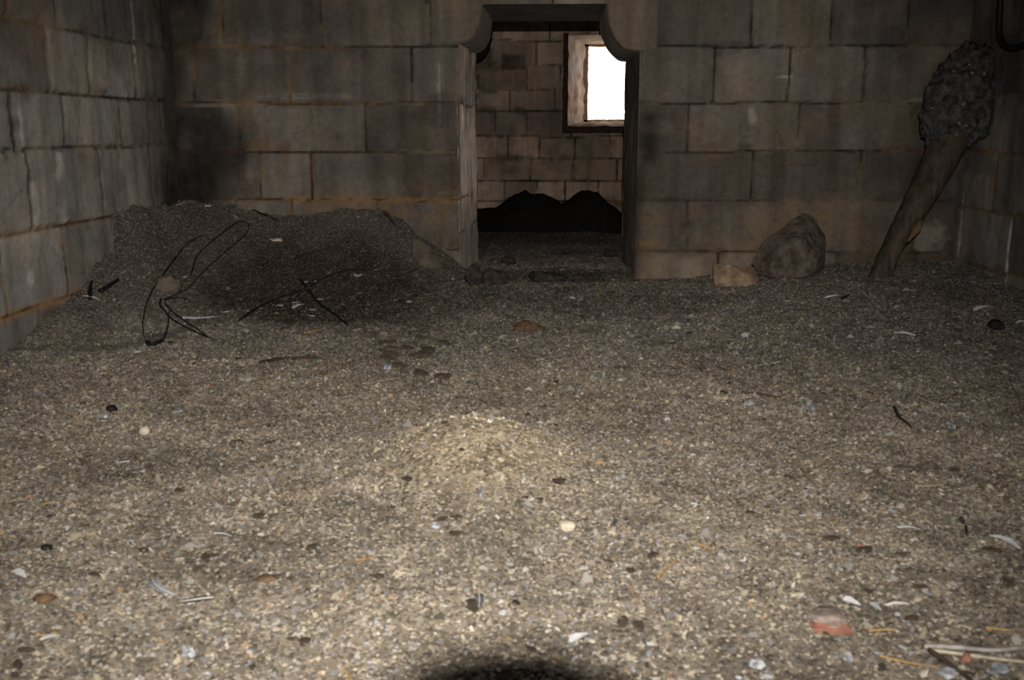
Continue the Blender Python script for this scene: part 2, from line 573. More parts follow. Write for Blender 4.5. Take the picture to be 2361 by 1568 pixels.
wl = masonry('wall_left', us, zs, lambda u, z, d: (XL - .02 + d, u, z), [-.3, .172, .513, .875, 1.128, 1.43, 1.76, 2.06, 2.5], left_joints, M_wall_l, 8,
             (), soot_shade_left, iron_left, tone=1.05,
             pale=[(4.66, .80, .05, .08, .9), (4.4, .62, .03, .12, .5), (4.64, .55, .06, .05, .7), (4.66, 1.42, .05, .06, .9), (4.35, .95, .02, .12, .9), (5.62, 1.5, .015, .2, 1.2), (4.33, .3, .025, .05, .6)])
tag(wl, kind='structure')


def shade_right(u, z):
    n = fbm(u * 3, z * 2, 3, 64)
    return np.maximum(.8 * sst(.9, 1.5, z + .25 * n), .68 + .25 * n)  # whole face darkened: flash falloff painted into the stone colour


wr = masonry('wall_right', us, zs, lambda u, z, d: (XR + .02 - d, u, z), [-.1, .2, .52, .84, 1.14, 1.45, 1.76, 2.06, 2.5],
             {1: [5.42, 6.08], 2: [5.0, 5.7], 'w': .66}, M_wall_l, 13, (), shade_right,
             pale=[(6.08, .36, .02, .2, 1.8), (5.42, .34, .018, .2, 2.2), (5.42, .22, .03, .05, 1.5)])
tag(wr, kind='structure')

# inner room behind the doorway
WI = (.11, .93, 1.005, 1.945)
us = axis([-2.4, WI[0], WI[1], 2.4], .02)
zs = axis([-.2, WI[2], WI[3], CEIL], .02)
wi = masonry('wall_inner', us, zs, lambda u, z, d: (u, YI - d + .02, z), [-.3, -.04, .2, .432, .664, .895, 1.164, 1.395, 1.64, 1.895, 2.15, 2.5],
             {'w': .42}, M_wall_in, 21, [WI], None, None, rough=1.6, dep=1.4, pits=[(-.60, -.34, 1.60, 1.755, .12)])
tag(wi, kind='structure')
us = axis([YB + TH, YI], .03); zs = axis([-.2, CEIL], .03)
for nm, x0, sg in (('wall_inner_left', -2.3, 1), ('wall_inner_right', 2.3, -1)):
    o = masonry(nm, us, zs, lambda u, z, d: (x0 + sg * d, u, z), [-.3, .2, .432, .664, .895, 1.164, 1.395, 1.64, 1.895, 2.5], {'w': .42}, M_wall_in, 25, ())
    tag(o, kind='structure')
# the far face of the dividing wall, seen only from the inner room
us = axis([-2.3, DL + .02, DR - .02, 2.3], .03); zs = axis([-.2, DT + .1, CEIL], .03)
o = masonry('wall_divider', us, zs, lambda u, z, d: (u, YB + TH + d - .02, z), [-.3, .2, .432, .664, .895, 1.164, 1.395, 1.64, 1.895, 2.5], {'w': .5}, M_wall_in, 29, [(DL + .02, DR - .02, -1, DT + .1)])
tag(o, kind='structure')
# wall behind the viewer, with an unseen opening added to let in fill daylight
us = axis([XL - .03, -.2, .9, XR + .03], .03); zs = axis([-.2, 1.85, CEIL], .03)
wf = masonry('wall_front', us, zs, lambda u, z, d: (u, -1.68 + d, z), [-.3, .2, .52, .84, 1.14, 1.45, 1.85, 2.1, 2.5], {'w': .6}, M_wall, 33, [(-.2, .9, -1, 1.85)])
tag(wf, kind='structure')


def slab(name, x0, x1, y0, y1, z0, z1, mat):
    bm = bmesh.new()
    bmesh.ops.create_cube(bm, size=1)
    for v in bm.verts:
        v.co = Vector(((x0 + x1) / 2 + v.co.x * (x1 - x0), (y0 + y1) / 2 + v.co.y * (y1 - y0), (z0 + z1) / 2 + v.co.z * (z1 - z0)))
    return bm_obj(name, bm, mat, None, False, (.6, 0, .5, 0))


tag(slab('ceiling', -2.7, 2.8, -1.9, 11.7, CEIL, CEIL + .15, M_wall), kind='structure')

# doorway: reveals, shouldering corbels and lintel
door = empty('door_1', ((DL + DR) / 2, YB, 0), kind='structure')
us = axis([YB + .004, YB + TH], .014); zs = axis([-.12, DT + .12], .014)


def jamb_tone(u, z):
    return np.zeros_like(u)


masonry('jamb', us, zs, lambda u, z, d: (DL + .035 * (u - YB) - .012 + d + .012 * fbm(z * 2.1, z * 0 + 3, 3, 41), u, z), [-.3, .33, .535, 1.12, 1.47, 2.2], {'w': 3.0}, M_jamb, 37,
        parent=door, rough=1.0, tone=1.05, jw=.6, dep=.4, soot_shade=lambda u, z: .5 * (1 - sst(.4, .6, z)) + .25 * sst(1.1, 1.25, z), iron=lambda u, z, dm: .8 * sst(.15, .4, fbm(u * 16, z * 1.1, 3, 71)) * sst(.5, .8, z))
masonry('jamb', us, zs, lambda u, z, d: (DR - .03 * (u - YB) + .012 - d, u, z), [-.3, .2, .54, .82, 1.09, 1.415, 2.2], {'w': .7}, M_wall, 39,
        parent=door, rough=.6, tone=.62, jw=.5, dep=.25, soot_shade=lambda u, z: .45 + 0 * u)


def corbel(xj, xe, zb, zt, sgn, name='corbel'):
    """A quarter-round bracket stone under the lintel, running through the wall."""
    prof = [(xj - sgn * .12, zb)]
    for k in range(15):
        a = math.pi / 2 * k / 14
        prof.append((xj + (xe - xj) * math.sin(a) ** .9, zb + (zt - .05 - zb) * (1 - math.cos(a) ** .9)))
    prof += [(xe, zt), (xj - sgn * .12, zt)]
    n = len(prof); ys = np.linspace(YB - .018, YB + TH, 26)
    vs, fs = [], []
    for y in ys:
        for (x, z) in prof:
            w = .011 * float(fbm(x * 9 + y * 4, z * 9, 3, 47))
            q = .02 if y == ys[0] else 0
            cx, cz = xj - sgn * .05, zt
            vs.append((x + w + (cx - x) * q * 2, y + (.4 * w), z + w + (cz - z) * q * 2))
    for i in range(len(ys) - 1):
        for k in range(n):
            k2 = (k + 1) % n
            f = (i * n + k, i * n + k2, (i + 1) * n + k2, (i + 1) * n + k)
            fs.append(f if sgn > 0 else f[::-1])
    fs.append(tuple(range(n))[::-1] if sgn > 0 else tuple(range(n)))
    fs.append(tuple((len(ys) - 1) * n + k for k in range(n)))
    return mesh_obj(name, vs, fs, M_wall, door, True, (1.0, 0, .1, .1))


corbel(DL, -.452, 1.47, DT + .1, 1)
corbel(DR - .02, .285, 1.425, DT + .1, -1)
o = slab('lintel', DL - .2, DR + .2, YB + .012, YB + TH, DT + .005, DT + .4, M_wall)
o.parent = door; o.matrix_parent_inverse = Matrix.Translation(-door.location)

# window: splayed reveal narrowing outwards, with a dark timber sub-frame
win = empty('window_1', ((WI[0] + WI[1]) / 2, YI, WI[2]), kind='structure')
WO = (.308, .80, 1.065, 1.888)
TO = .5


def quadgrid(name, c, n, m, mat, wear, amp=.012, parent=None, s=0):
    """A bumpy four-sided patch between corners c (counter-clockwise)."""
    c = [Vector(q) for q in c]
    nor = (c[1] - c[0]).cross(c[3] - c[0]).normalized()
    P = []
    for j in range(m + 1):
        for i in range(n + 1):
            a, b = i / n, j / m
            q = (c[0] * (1 - a) + c[1] * a) * (1 - b) + (c[3] * (1 - a) + c[2] * a) * b
            ed = 1 if 0 < i < n and 0 < j < m else .25
            P.append(q + nor * (amp * ed * float(fbm(a * 5 + s, b * 11, 4, 51 + s))))
    fs = [(j * (n + 1) + i, j * (n + 1) + i + 1, (j + 1) * (n + 1) + i + 1, (j + 1) * (n + 1) + i) for j in range(m) for i in range(n)]
    return mesh_obj(name, P, fs, mat, parent, True, wear)


i0, i1, i2, i3 = WI; o0, o1, o2, o3 = WO
yi, yo = YI - .01, YI + TO
quadgrid('reveal', [(i0, yi, i2), (o0, yo, o2), (o0, yo, o3), (i0, yi, i3)], 14, 36, M_reveal, (1.1, 0, 0, .1), .03, win, 1)
quadgrid('reveal', [(o1, yo, o2), (i1, yi, i2), (i1, yi, i3), (o1, yo, o3)], 14, 36, M_reveal, (1.1, 0, 0, .1), .03, win, 2)
quadgrid('sill', [(i0, yi, i2), (i1, yi, i2), (o1, yo, o2), (o0, yo, o2)], 24, 12, M_reveal, (.45, 0, 0, .6), .03, win, 3)
quadgrid('soffit', [(o0, yo, o3), (o1, yo, o3), (i1, yi, i3), (i0, yi, i3)], 24, 12, M_reveal, (.9, 0, 0, .5), .02, win, 4)


def bar(name, x0, x1, y0, y1, z0, z1, mat, parent, n=14, amp=.006):
    """A rough-sawn bar, long axis x or z."""
    L = max(x1 - x0, z1 - z0)
    vert = (z1 - z0) > (x1 - x0)
    pts = [Vector(((x0 + x1) / 2, (y0 + y1) / 2, z0 + L * k / n)) if vert else Vector((x0 + L * k / n, (y0 + y1) / 2, (z0 + z1) / 2)) for k in range(n + 1)]
    w = (x1 - x0) if vert else (z1 - z0)
    vs, fs = [], []
    for p in pts:
        for s, t in ((-1, -1), (1, -1), (1, 1), (-1, 1)):
            a = w / 2 * s + random.uniform(-amp, amp); b = (y1 - y0) / 2 * t
            vs.append(p + (Vector((a, b, 0)) if vert else Vector((0, b, a))))
    for k in range(n):
        for q in range(4):
            q2 = (q + 1) % 4
            fs.append((k * 4 + q, k * 4 + q2, k * 4 + 4 + q2, k * 4 + 4 + q))
    fs += [(3, 2, 1, 0), (n * 4, n * 4 + 1, n * 4 + 2, n * 4 + 3)]
    return mesh_obj(name, vs, fs, mat, parent, False)


bar('batten', o0 - .012, o0 + .028, yo - .03, yo + .01, o2 - .02, o3 + .02, M_batten, win, 18, .004)
bar('batten', o0 - .012, o1 + .012, yo - .03, yo + .01, o3 - .022, o3 + .02, M_batten, win, 12, .004)
bar('batten', o0 - .012, o1 + .012, yo - .03, yo + .01, o2 - .03, o2 + .012, M_batten, win, 16, .006)
bar('frame', i0 - .055, i0, YI - .035, YI + .05, i2 - .06, i3 + .02, M_darkwood, win)
bar('frame', i1, i1 + .055, YI - .035, YI + .05, i2 - .06, i3 + .02, M_darkwood, win)
bar('frame', i0 - .055, i1 + .055, YI - .04, YI + .05, i2 - .075, i2, M_darkwood, win)
# outer face of the wall round the opening, so that light comes in by the opening alone
us = axis([-2.6, o0, o1, 2.6], .1); zs = axis([-.3, o2, o3, CEIL + .1], .1)
o = masonry('wall_outer', us, zs, lambda u, z, d: (u, YI + TO + d * .3, z), [-.3, .2, .6, 1.0, 1.4, 1.8, 2.6], {'w': .6}, M_wall_in, 27, [WO])
tag(o, kind='structure')

# ------------------------------------------------------------------ ground, heap
def floor_tint(x, y):
    x = np.asarray(x, float); y = np.asarray(y, float)
    base = np.array([.098, .083, .066])
    dark = np.array([.020, .015, .012])
    grey = np.array([.068, .061, .053])
    tan = np.array([.225, .18, .122])
    t = np.tile(base, (len(x), 1))
    n = fbm(x * 2.2, y * 2.2, 4, 81); n2 = fbm(x * 7, y * 7, 3, 84)
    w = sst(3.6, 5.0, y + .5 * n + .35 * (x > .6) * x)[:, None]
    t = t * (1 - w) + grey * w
    w = np.exp(-((x + 1.28) / .64) ** 2 - ((y - 5.36) / .42) ** 2)
    w = np.clip(w * 1.9 * (1 + .6 * n2), 0, .97)[:, None]
    t = t * (1 - w) + dark * w
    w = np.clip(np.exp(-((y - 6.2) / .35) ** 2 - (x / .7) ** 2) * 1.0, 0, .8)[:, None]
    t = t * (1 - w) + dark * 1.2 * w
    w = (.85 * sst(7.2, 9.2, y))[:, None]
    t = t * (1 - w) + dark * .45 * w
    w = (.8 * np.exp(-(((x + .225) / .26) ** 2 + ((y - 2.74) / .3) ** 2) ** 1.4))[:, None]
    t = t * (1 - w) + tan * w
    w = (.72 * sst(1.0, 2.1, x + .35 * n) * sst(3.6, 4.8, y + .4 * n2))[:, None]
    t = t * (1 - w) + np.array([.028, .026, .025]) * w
    # a strip of bare pinkish soil and darker scrapes
    w = (.8 * np.exp(-((x + .62) / .12) ** 2 - ((y - 2.47 - .25 * (x + .62)) / .05) ** 2))[:, None]
    t = t * (1 - w) + np.array([.2, .145, .11]) * w
    t = t * (1 + .5 * n + .32 * n2 + .4 * fbm(x * 19, y * 19, 3, 87))[:, None]
    return np.clip(t, .004, 1)


xs = axis([-2.5, 2.6], .016)
ys = np.concatenate([axis([-1.7, 1.2], .05), axis([1.2, 6.6], .013)[1:], axis([6.6, 11.1], .03)[1:]])
X, Y = np.meshgrid(xs, ys); x = X.ravel(); y = Y.ravel()
nx, ny = len(xs), len(ys)
ii, jj = np.meshgrid(np.arange(nx - 1), np.arange(ny - 1)); a = (jj * nx + ii).ravel()
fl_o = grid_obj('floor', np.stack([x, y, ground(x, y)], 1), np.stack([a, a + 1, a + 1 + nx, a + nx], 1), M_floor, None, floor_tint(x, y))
tag(fl_o, kind='structure')


def heap_tint(x, y):
    n = fbm(x * 3, y * 3, 4, 91)
    t = np.tile(np.array([.058, .052, .045]), (len(x), 1)) * (1 + .4 * n)[:, None]
    w = np.exp(-((x + 1.28) / .64) ** 2 - ((y - 5.36) / .42) ** 2)
    w = np.clip(w * 1.9 * (1 + .6 * fbm(x * 7, y * 7, 3, 84)), 0, .97)[:, None]
    t = t * (1 - w) + np.array([.020, .015, .012]) * w
    k = sst(.03, .2, heap(x, y))[:, None]
    t = floor_tint(x, y) * (1 - k) + t * k
    return np.clip(t, .004, 1)


xs = axis([-2.37, -.44], .013); ys = axis([3.95, 6.23], .013)
X, Y = np.meshgrid(xs, ys); x = X.ravel(); y = Y.ravel()
nx, ny = len(xs), len(ys)
hz = heap(x, y)
ii, jj = np.meshgrid(np.arange(nx - 1), np.arange(ny - 1)); a = (jj * nx + ii).ravel()
q = np.stack([a, a + 1, a + 1 + nx, a + nx], 1)
q = q[(hz[q] > .004).any(1)]
used = np.unique(q); remap = np.full(len(x), -1); remap[used] = np.arange(len(used))
z = ground(x, y) + np.where(hz > .004, hz, -.015)
hp = grid_obj('litter_heap', np.stack([x, y, z], 1)[used], remap[q], M_heap, None, heap_tint(x, y)[used])
tag(hp, 'grey heap of dung, dust and feathers banked in the left corner against two walls', 'heap', kind='thing')

# dark dung heap at the foot of the inner room's far wall
xs = axis([-1.6, 1.3], .022); ys = axis([9.6, 11.02], .022)
X, Y = np.meshgrid(xs, ys); x = X.ravel(); y = Y.ravel()
prof = np.interp(x, [-1.6, -.84, -.66, -.52, -.42, -.34, -.28, -.16, -.05, .04, .12, .24, .34, .44, .56, .72, .95, 1.3],
                 [.10, .15, .16, .27, .30, .36, .30, .31, .27, .20, .23, .325, .34, .31, .21, .08, .05, .0])
dd = np.where(y > 10.5, 1, 1 - sst(10.5, 9.75, y) if False else sst(9.7, 10.5, y))
zz = prof * dd * (1 + .12 * fbm(x * 8, y * 8, 3, 95)) + .02 * fbm(x * 14, y * 14, 3, 97) * dd - .01 * (1 - dd)
nx, ny = len(xs), len(ys)
ii, jj = np.meshgrid(np.arange(nx - 1), np.arange(ny - 1)); a = (jj * nx + ii).ravel()
M_blackdung = plain_mat('black_dung', (.006, .005, .0045), (.013, .011, .01), 14, 1, None, 1, .03)
ih = grid_obj('dung_heap', np.stack([x, y, ground(x, y) + zz - .008], 1), np.stack([a, a + 1, a + 1 + nx, a + nx], 1), M_blackdung)
tag(ih, 'black lumpy dung heap along the far wall seen through the doorway', 'heap', kind='thing')

# ------------------------------------------------------------------ fine litter: nobody could count it
def scatter(n, zone, seed):
    r = np.random.default_rng(seed)
    pts = []
    x = r.uniform(zone[0], zone[1], n); y = r.uniform(zone[2], zone[3], n)
    return x, y, r


def litter(name, x, y, base_z, r, size, pal, wts, tintf, aspect=(1, 2.4), lump=.45, mixw=.5):
    n = len(x)
    th = r.uniform(0, 2 * np.pi, n)
    s = size * np.exp(r.normal(0, .42, n))
    asp = r.uniform(*aspect, n)
    k = np.arange(5)
    ang = k[None, :4] * (np.pi / 2) + r.uniform(-.35, .35, (n, 4))
    rad = r.uniform(.6, 1.15, (n, 4))
    lx = np.cos(ang) * rad * (s * np.sqrt(asp))[:, None] * .5
    ly = np.sin(ang) * rad * (s / np.sqrt(asp))[:, None] * .5
    X = x[:, None] + lx * np.cos(th)[:, None] - ly * np.sin(th)[:, None]
    Y = y[:, None] + lx * np.sin(th)[:, None] + ly * np.cos(th)[:, None]
    tl = r.normal(0, .32, (n, 2))
    Z = base_z[:, None] + .0015 + (X - x[:, None]) * tl[:, :1] + (Y - y[:, None]) * tl[:, 1:]
    P = np.zeros((n, 5, 3))
    P[:, :4, 0] = X; P[:, :4, 1] = Y; P[:, :4, 2] = Z
    P[:, 4, 0] = x + r.normal(0, .15, n) * s; P[:, 4, 1] = y + r.normal(0, .15, n) * s
    P[:, 4, 2] = base_z + .0015 + s * lump * r.uniform(.5, 1.2, n)
    b = np.arange(n)[:, None] * 5
    tri = np.concatenate([b + np.array([0, 1, 4]), b + np.array([1, 2, 4]), b + np.array([2, 3, 4]), b + np.array([3, 0, 4])], 0)
    pal = np.array(pal); c = pal[r.choice(len(pal), n, p=np.array(wts) / sum(wts))]
    g = tintf(x, y)
    gl = g.mean(1, keepdims=True) / .11
    c = c * np.clip(gl, .18, 1.7) ** .8
    c = c * mixw + g * (1 - mixw) * 1.05
    c = c * r.uniform(.6, 1.4, (n, 1))
    o = grid_obj(name, P.reshape(-1, 3), tri, M_litter, None, np.repeat(np.clip(c, 0, .8), 5, 0))
    o.data.polygons.foreach_set('use_smooth', np.zeros(len(tri), bool))
    return o


PAL = [(.36, .31, .22), (.20, .162, .115), (.115, .088, .064), (.04, .034, .03), (.21, .215, .23), (.46, .44, .41), (.24, .14, .06)]
WT = [.09, .24, .29, .17, .12, .035, .02]
x, y, r = scatter(330000, (-2.32, 2.4, 1.15, 6.25), 201)
keep = (np.abs(x + .045 * y) < .62 * y + .25)
hh = heap(x, y)
keep &= hh < .02
far = 1 + .12 * np.clip(y - 2, 0, 4)
keep &= r.random(len(x)) < (1.0 / far ** 1.2) * (1 - .6 * np.exp(-(((x + .225) / .235) ** 2 + ((y - 2.75) / .28) ** 2) ** 1.6))
x, y = x[keep], y[keep]
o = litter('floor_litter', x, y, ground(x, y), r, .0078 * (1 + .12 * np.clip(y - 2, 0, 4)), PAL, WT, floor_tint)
tag(o, 'fine crumbs of droppings, husks and grit covering the whole barn floor', 'litter', kind='stuff')
x, y, r = scatter(70000, (-2.33, -.5, 4.0, 6.2), 202)
hh = heap(x, y); k = hh > .012
x, y, hh = x[k], y[k], hh[k]
o = litter('heap_litter', x, y, ground(x, y) + hh, r, .0085 + 0 * x, PAL, [.06, .2, .3, .22, .14, .04, .02], heap_tint, mixw=.5)
tag(o, 'fine crumbs and husks covering the heap in the left corner', 'litter', kind='stuff')
x, y, r = scatter(9000, (-.58, .47, 6.2, 9.4), 203)
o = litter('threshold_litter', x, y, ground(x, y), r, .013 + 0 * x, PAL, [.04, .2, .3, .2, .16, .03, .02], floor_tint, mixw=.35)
tag(o, 'dark crumbs of litter on the floor beyond the doorway', 'litter', kind='stuff')


# ------------------------------------------------------------------ feathers, straws, chips
def lie(a, b, lift=.006):
    """Frame lying on the ground from a to b: origin at a, x along, z up."""
    d = (b - a); L = d.length; d.normalize()
    up = Vector((0, 0, 1)); s = up.cross(d).normalized(); n = d.cross(s)
    return Matrix((d, s, n)).transposed().to_4x4(), L


def vane_mesh(L, wd, bend=.1, cup=.25, n=14, notch=.15, seed=0):
    """A feather's vane: rounded, split here and there, cupped along the shaft, a little thick."""
    rr = random.Random(seed)
    vs, fs = [], []
    for i in range(n + 1):
        t = i / n
        w = wd * (math.sin(math.pi * min(1, t * .93 + .05)) ** .6) * (1 - .35 * t) * rr.uniform(1 - notch, 1 + notch)
        x = L * (.1 + .9 * t); y0 = bend * L * math.sin(math.pi * t * .9) ; z0 = .05 * L * math.sin(math.pi * t)
        for k, q in enumerate((-1, -.5, 0, .5, 1)):
            vs.append((x - abs(q) * w * .35, y0 + q * w * .5, z0 + cup * abs(q) * w * .5 + .0012))
    m = len(vs)
    vs += [(a, b, c - .0014) for a, b, c in vs]
    for i in range(n):
        for k in range(4):
            f = (i * 5 + k, (i + 1) * 5 + k, (i + 1) * 5 + k + 1, i * 5 + k + 1)
            fs.append(f[::-1]); fs.append(tuple(m + q for q in f))
    for i in range(n):
        for k in (0, 4):
            a, b = i * 5 + k, (i + 1) * 5 + k
            fs.append((a, b, b + m, a + m))
    return vs, fs


def shaft_mesh(L, bend, r):
    pts = [Vector((L * t, bend * L * math.sin(math.pi * max(0, (t - .1) / .9) * .9), .003 + .05 * L * math.sin(math.pi * max(0, (t - .1) / .9)))) for t in [k / 10 for k in range(11)]]
    return tube(pts, [r * (1 - .7 * k / 10) for k in range(11)], 6)


def feather(pa, pb, wpx, vane, label, bend=.08, lift=.004, seed=1, cat='feather', name='feather', tipmat=None):
    a, b = at(*pa, lift), at(*pb, lift)
    M, L = lie(a, b)
    wd = wpx / F * (a - CAM).length * 1.15
    e = empty(name, a, label=label, cat=cat)
    vs, fs = vane_mesh(L, wd, bend, seed=seed)
    v = mesh_obj('vane', vs, fs, vane, None); v.parent = e
    vs, fs = shaft_mesh(L * .96, bend, max(.0012, wd * .05))
    s = mesh_obj('shaft', vs, fs, M_shaft, None); s.parent = e
    if tipmat:
        k = L * .3
        vs, fs = vane_mesh(k, wd * .8, bend, seed=seed + 5)
        t = mesh_obj('tip', [(p[0] + L * .72, p[1] + bend * L * .6, p[2] + .003) for p in vs], fs, tipmat, None); t.parent = e
        t['label'] = 'dark feather tip'
    e.matrix_world = Matrix.Translation(a) @ M
    return e


def stick(name, pix, rpx, mat, label, cat='straw', lift=.006, taper=.5, sides=6, rough=.15, n=6):
    pts = [at(px, py, lift) for px, py in pix]
    dist = (pts[0] - CAM).length
    sp = spline(pts, n)
    # ground bumps between the measured points: never below the surface
    for p in sp:
        p.z = max(p.z, float(surface(p.x, p.y)) + lift * .6) if p.y < 6.2 else p.z
    R = rpx / F * dist * (.7 if name == 'straw' else 1)
    vs, fs = tube(sp, [R * (1 - taper * k / len(sp)) for k in range(len(sp))], sides, rough)
    o = mesh_obj(name, [v - pts[0] for v in vs], fs, mat)
    o.location = pts[0]
    return tag(o, label, cat)


def lump_bm(sx, sy, sz, seed, rough=.25, sub=3, flat=.0):
    bm = bmesh.new()
    bmesh.ops.create_icosphere(bm, subdivisions=sub, radius=1)
    rr = random.Random(seed); o = Vector((rr.uniform(0, 40), rr.uniform(0, 40), rr.uniform(0, 40)))
    from mathutils import noise as mn
    for v in bm.verts:
        k = 1 + rough * mn.noise(v.co * 1.1 + o) * 1.6 + rough * .7 * mn.noise(v.co * 3.1 + o) + rough * .45 * mn.noise(v.co * 8 + o)
        c = v.co * k
        v.co = Vector((c.x * sx, c.y * sy, max(c.z, -.75) * sz))
    return bm


def lump(name, px, py, wpx, hpx, mat, label, cat, seed=1, rough=.25, sink=.3, sub=4, rot=0.0, deep=.9, wear=None):
    p = at(px, py)
    k = (p - CAM).length / F
    bm = lump_bm(wpx * k / 2, wpx * k / 2 * deep, hpx * k / 2, seed, rough, sub)
    o = bm_obj(name, bm, mat)
    o.location = p + Vector((0, 0, hpx * k / 2 * (1 - sink)))
    o.rotation_euler = (0, 0, rot)
    return tag(o, label, cat)


def scrap_mesh(L, wd, seed):
    """A crumpled down feather or paper-thin scrap with some body."""
    rr = random.Random(seed); n = 9
    vs, fs = [], []
    for t in (0, 1):
        vs.append((0, 0, .0022 - .0016 * t + .12 * wd * (1 - t)))
        for k in range(n):
            a = 2 * math.pi * k / n
            q = rr.uniform(.55, 1.1)
            vs.append((math.cos(a) * L * .5 * q, math.sin(a) * wd * .5 * q, .0008 + (1 - t) * rr.uniform(.1, .5) * wd * .5))
    for k in range(n):
        k2 = (k + 1) % n
        fs.append((0, 1 + k, 1 + k2)); fs.append((n + 1, n + 2 + k2, n + 2 + k)); fs.append((1 + k, n + 2 + k, n + 2 + k2, 1 + k2))
    return vs, fs


def scrap(name, px, py, lpx, wpx, mat, label, cat, rot=0.0, seed=1):
    p = at(px, py, .003)
    k = (p - CAM).length / F
    vs, fs = scrap_mesh(lpx * k, wpx * k * 1.8, seed)
    o = mesh_obj(name, vs, fs, mat, None, False)
    o.location = p; o.rotation_euler = (0, 0, rot)
    return tag(o, label, cat)


# ------------------------------------------------------------------ leaning timber in the right-hand corner
edge_l = [(1992, 650), (2026, 575), (2058, 500), (2089, 430), (2125, 345), (2158, 270)]
edge_r = [(2052, 650), (2086, 575), (2132, 505), (2182, 435), (2232, 345), (2262, 280)]
pts, rad = [], []
foot = at(2024, 640)
Y0, Y1 = foot.y, 5.86
for k, (a, b) in enumerate(zip(edge_l, edge_r)):
    yy = Y0 + (Y1 - Y0) * k / 5
    A, B = on_depth(*a, yy), on_depth(*b, yy)
    pts.append((A + B) / 2); rad.append((A - B).length / 2 * .86)
pts[0].z -= .03
top = on_depth(2236, 125, 5.95)
trunk = empty('leaning_trunk', foot, label='dark weathered tree trunk leaning into the right corner with a crusted knobbly top', cat='trunk')
sp = spline(pts, 8)
rs = np.interp(np.linspace(0, 5, len(sp)), range(6), rad)
vs, fs = tube(sp, list(rs), 18, .05, .8)
mesh_obj('shaft', vs, fs, M_wood, trunk)
# split tongue of lighter wood on the right of the shaft near the foot
A = [on_depth(2123, 508, Y0 - .06), on_depth(2108, 535, Y0 - .09), on_depth(2092, 558, Y0 - .1)]
vs, fs = tube(spline(A, 5), [.018, .022, .026, .03, .03, .03, .028, .026, .022, .018, .01], 8, .12, .5)
t_ = mesh_obj('split_wood', vs, fs, plain_mat('fresh_split_wood', (.06, .038, .022), (.11, .066, .036), 18, .85), trunk)
t_['label'] = 'orange-brown split tongue of wood'
from mathutils import noise as mnoise
bm = bmesh.new()
bmesh.ops.create_icosphere(bm, subdivisions=5, radius=1)
hc = on_depth(2220, 220, 5.86)
ax = (on_depth(2250, 98, 5.95) - on_depth(2178, 348, 5.84)); hl = ax.length / 2; ax.normalize()
sx_ = Vector((1, 0, 0)); sx_ = (sx_ - ax * sx_.dot(ax)).normalized(); sy_ = ax.cross(sx_)
for v in bm.verts:
    c = v.co.copy()
    k = 1 + .16 * mnoise.noise(c * 1.7 + Vector((3, 1, 2))) + .14 * mnoise.noise(c * 4.5) + .10 * mnoise.noise(c * 11) + .06 * mnoise.noise(c * 25)
    tz = c.z
    wd = .195 * (1 - .25 * tz * (tz > 0) - .1 * tz)
    v.co = hc + ax * (c.z * hl * k) + sx_ * (c.x * wd * k) + sy_ * (c.y * .13 * k)
h_ = bm_obj('crusted_head', bm, M_crust, trunk)
h_['label'] = 'knobbly black crust of mud and webs'
for k, (qx, qy) in enumerate([(2236, 150), (2241, 168), (2312, 208), (2200, 165), (2222, 240), (2212, 285), (2228, 290), (2205, 310), (2270, 170), (2150, 250)]):
    p = on_depth(qx, qy, 5.70)
    b2 = lump_bm(.009, .006, .008 + .003 * (k % 3), 60 + k, .4, 2)
    bmesh.ops.translate(b2, verts=b2.verts, vec=p)
    bm_obj('dropping', b2, M_droppings, trunk)

# black hose hooked on the right wall
loop = [(2312, -60), (2307, 0), (2304, 60), (2308, 92), (2322, 108), (2340, 110), (2361, 104), (2400, 92), (2412, 40), (2408, -40)]
pp = []
for qx, qy in loop:
    d = ray(qx, qy); pp.append(CAM + d * ((XR - .05) / d.x))
vs, fs = tube(spline(pp, 6), .017, 10)
o = mesh_obj('hose_loop', [v - pp[0] for v in vs], fs, M_hose); o.location = pp[0]
tag(o, 'black loop of hose hanging high on the right wall', 'hose')


# ------------------------------------------------------------------ stones
def hull_rock(name, pts, mat, label, cat='stone', amp=.012, sub=3, seed=1):
    bm = bmesh.new()
    for p in pts: bm.verts.new(p)
    bmesh.ops.convex_hull(bm, input=bm.verts)
    bmesh.ops.delete(bm, geom=[v for v in bm.verts if not v.link_faces], context='VERTS')
    bmesh.ops.triangulate(bm, faces=bm.faces)
    for _ in range(sub):
        bmesh.ops.subdivide_edges(bm, edges=bm.edges, cuts=1, use_grid_fill=True)
        bmesh.ops.smooth_vert(bm, verts=bm.verts, factor=.09, use_axis_x=True, use_axis_y=True, use_axis_z=True)
    o = Vector((seed * 3.1, seed * 1.7, seed))
    bm.normal_update()
    for v in bm.verts:
        v.co += v.normal * (amp * (mnoise.noise(v.co * 9 + o) + .5 * mnoise.noise(v.co * 24 + o) + .3 * mnoise.noise(v.co * 60 + o)))
    c = sum((v.co for v in bm.verts), Vector()) / len(bm.verts)
    c.z = min(v.co.z for v in bm.verts)
    bmesh.ops.translate(bm, verts=bm.verts, vec=-c)
    ob = bm_obj(name, bm, mat, None, False); ob.location = c
    return tag(ob, label, cat)


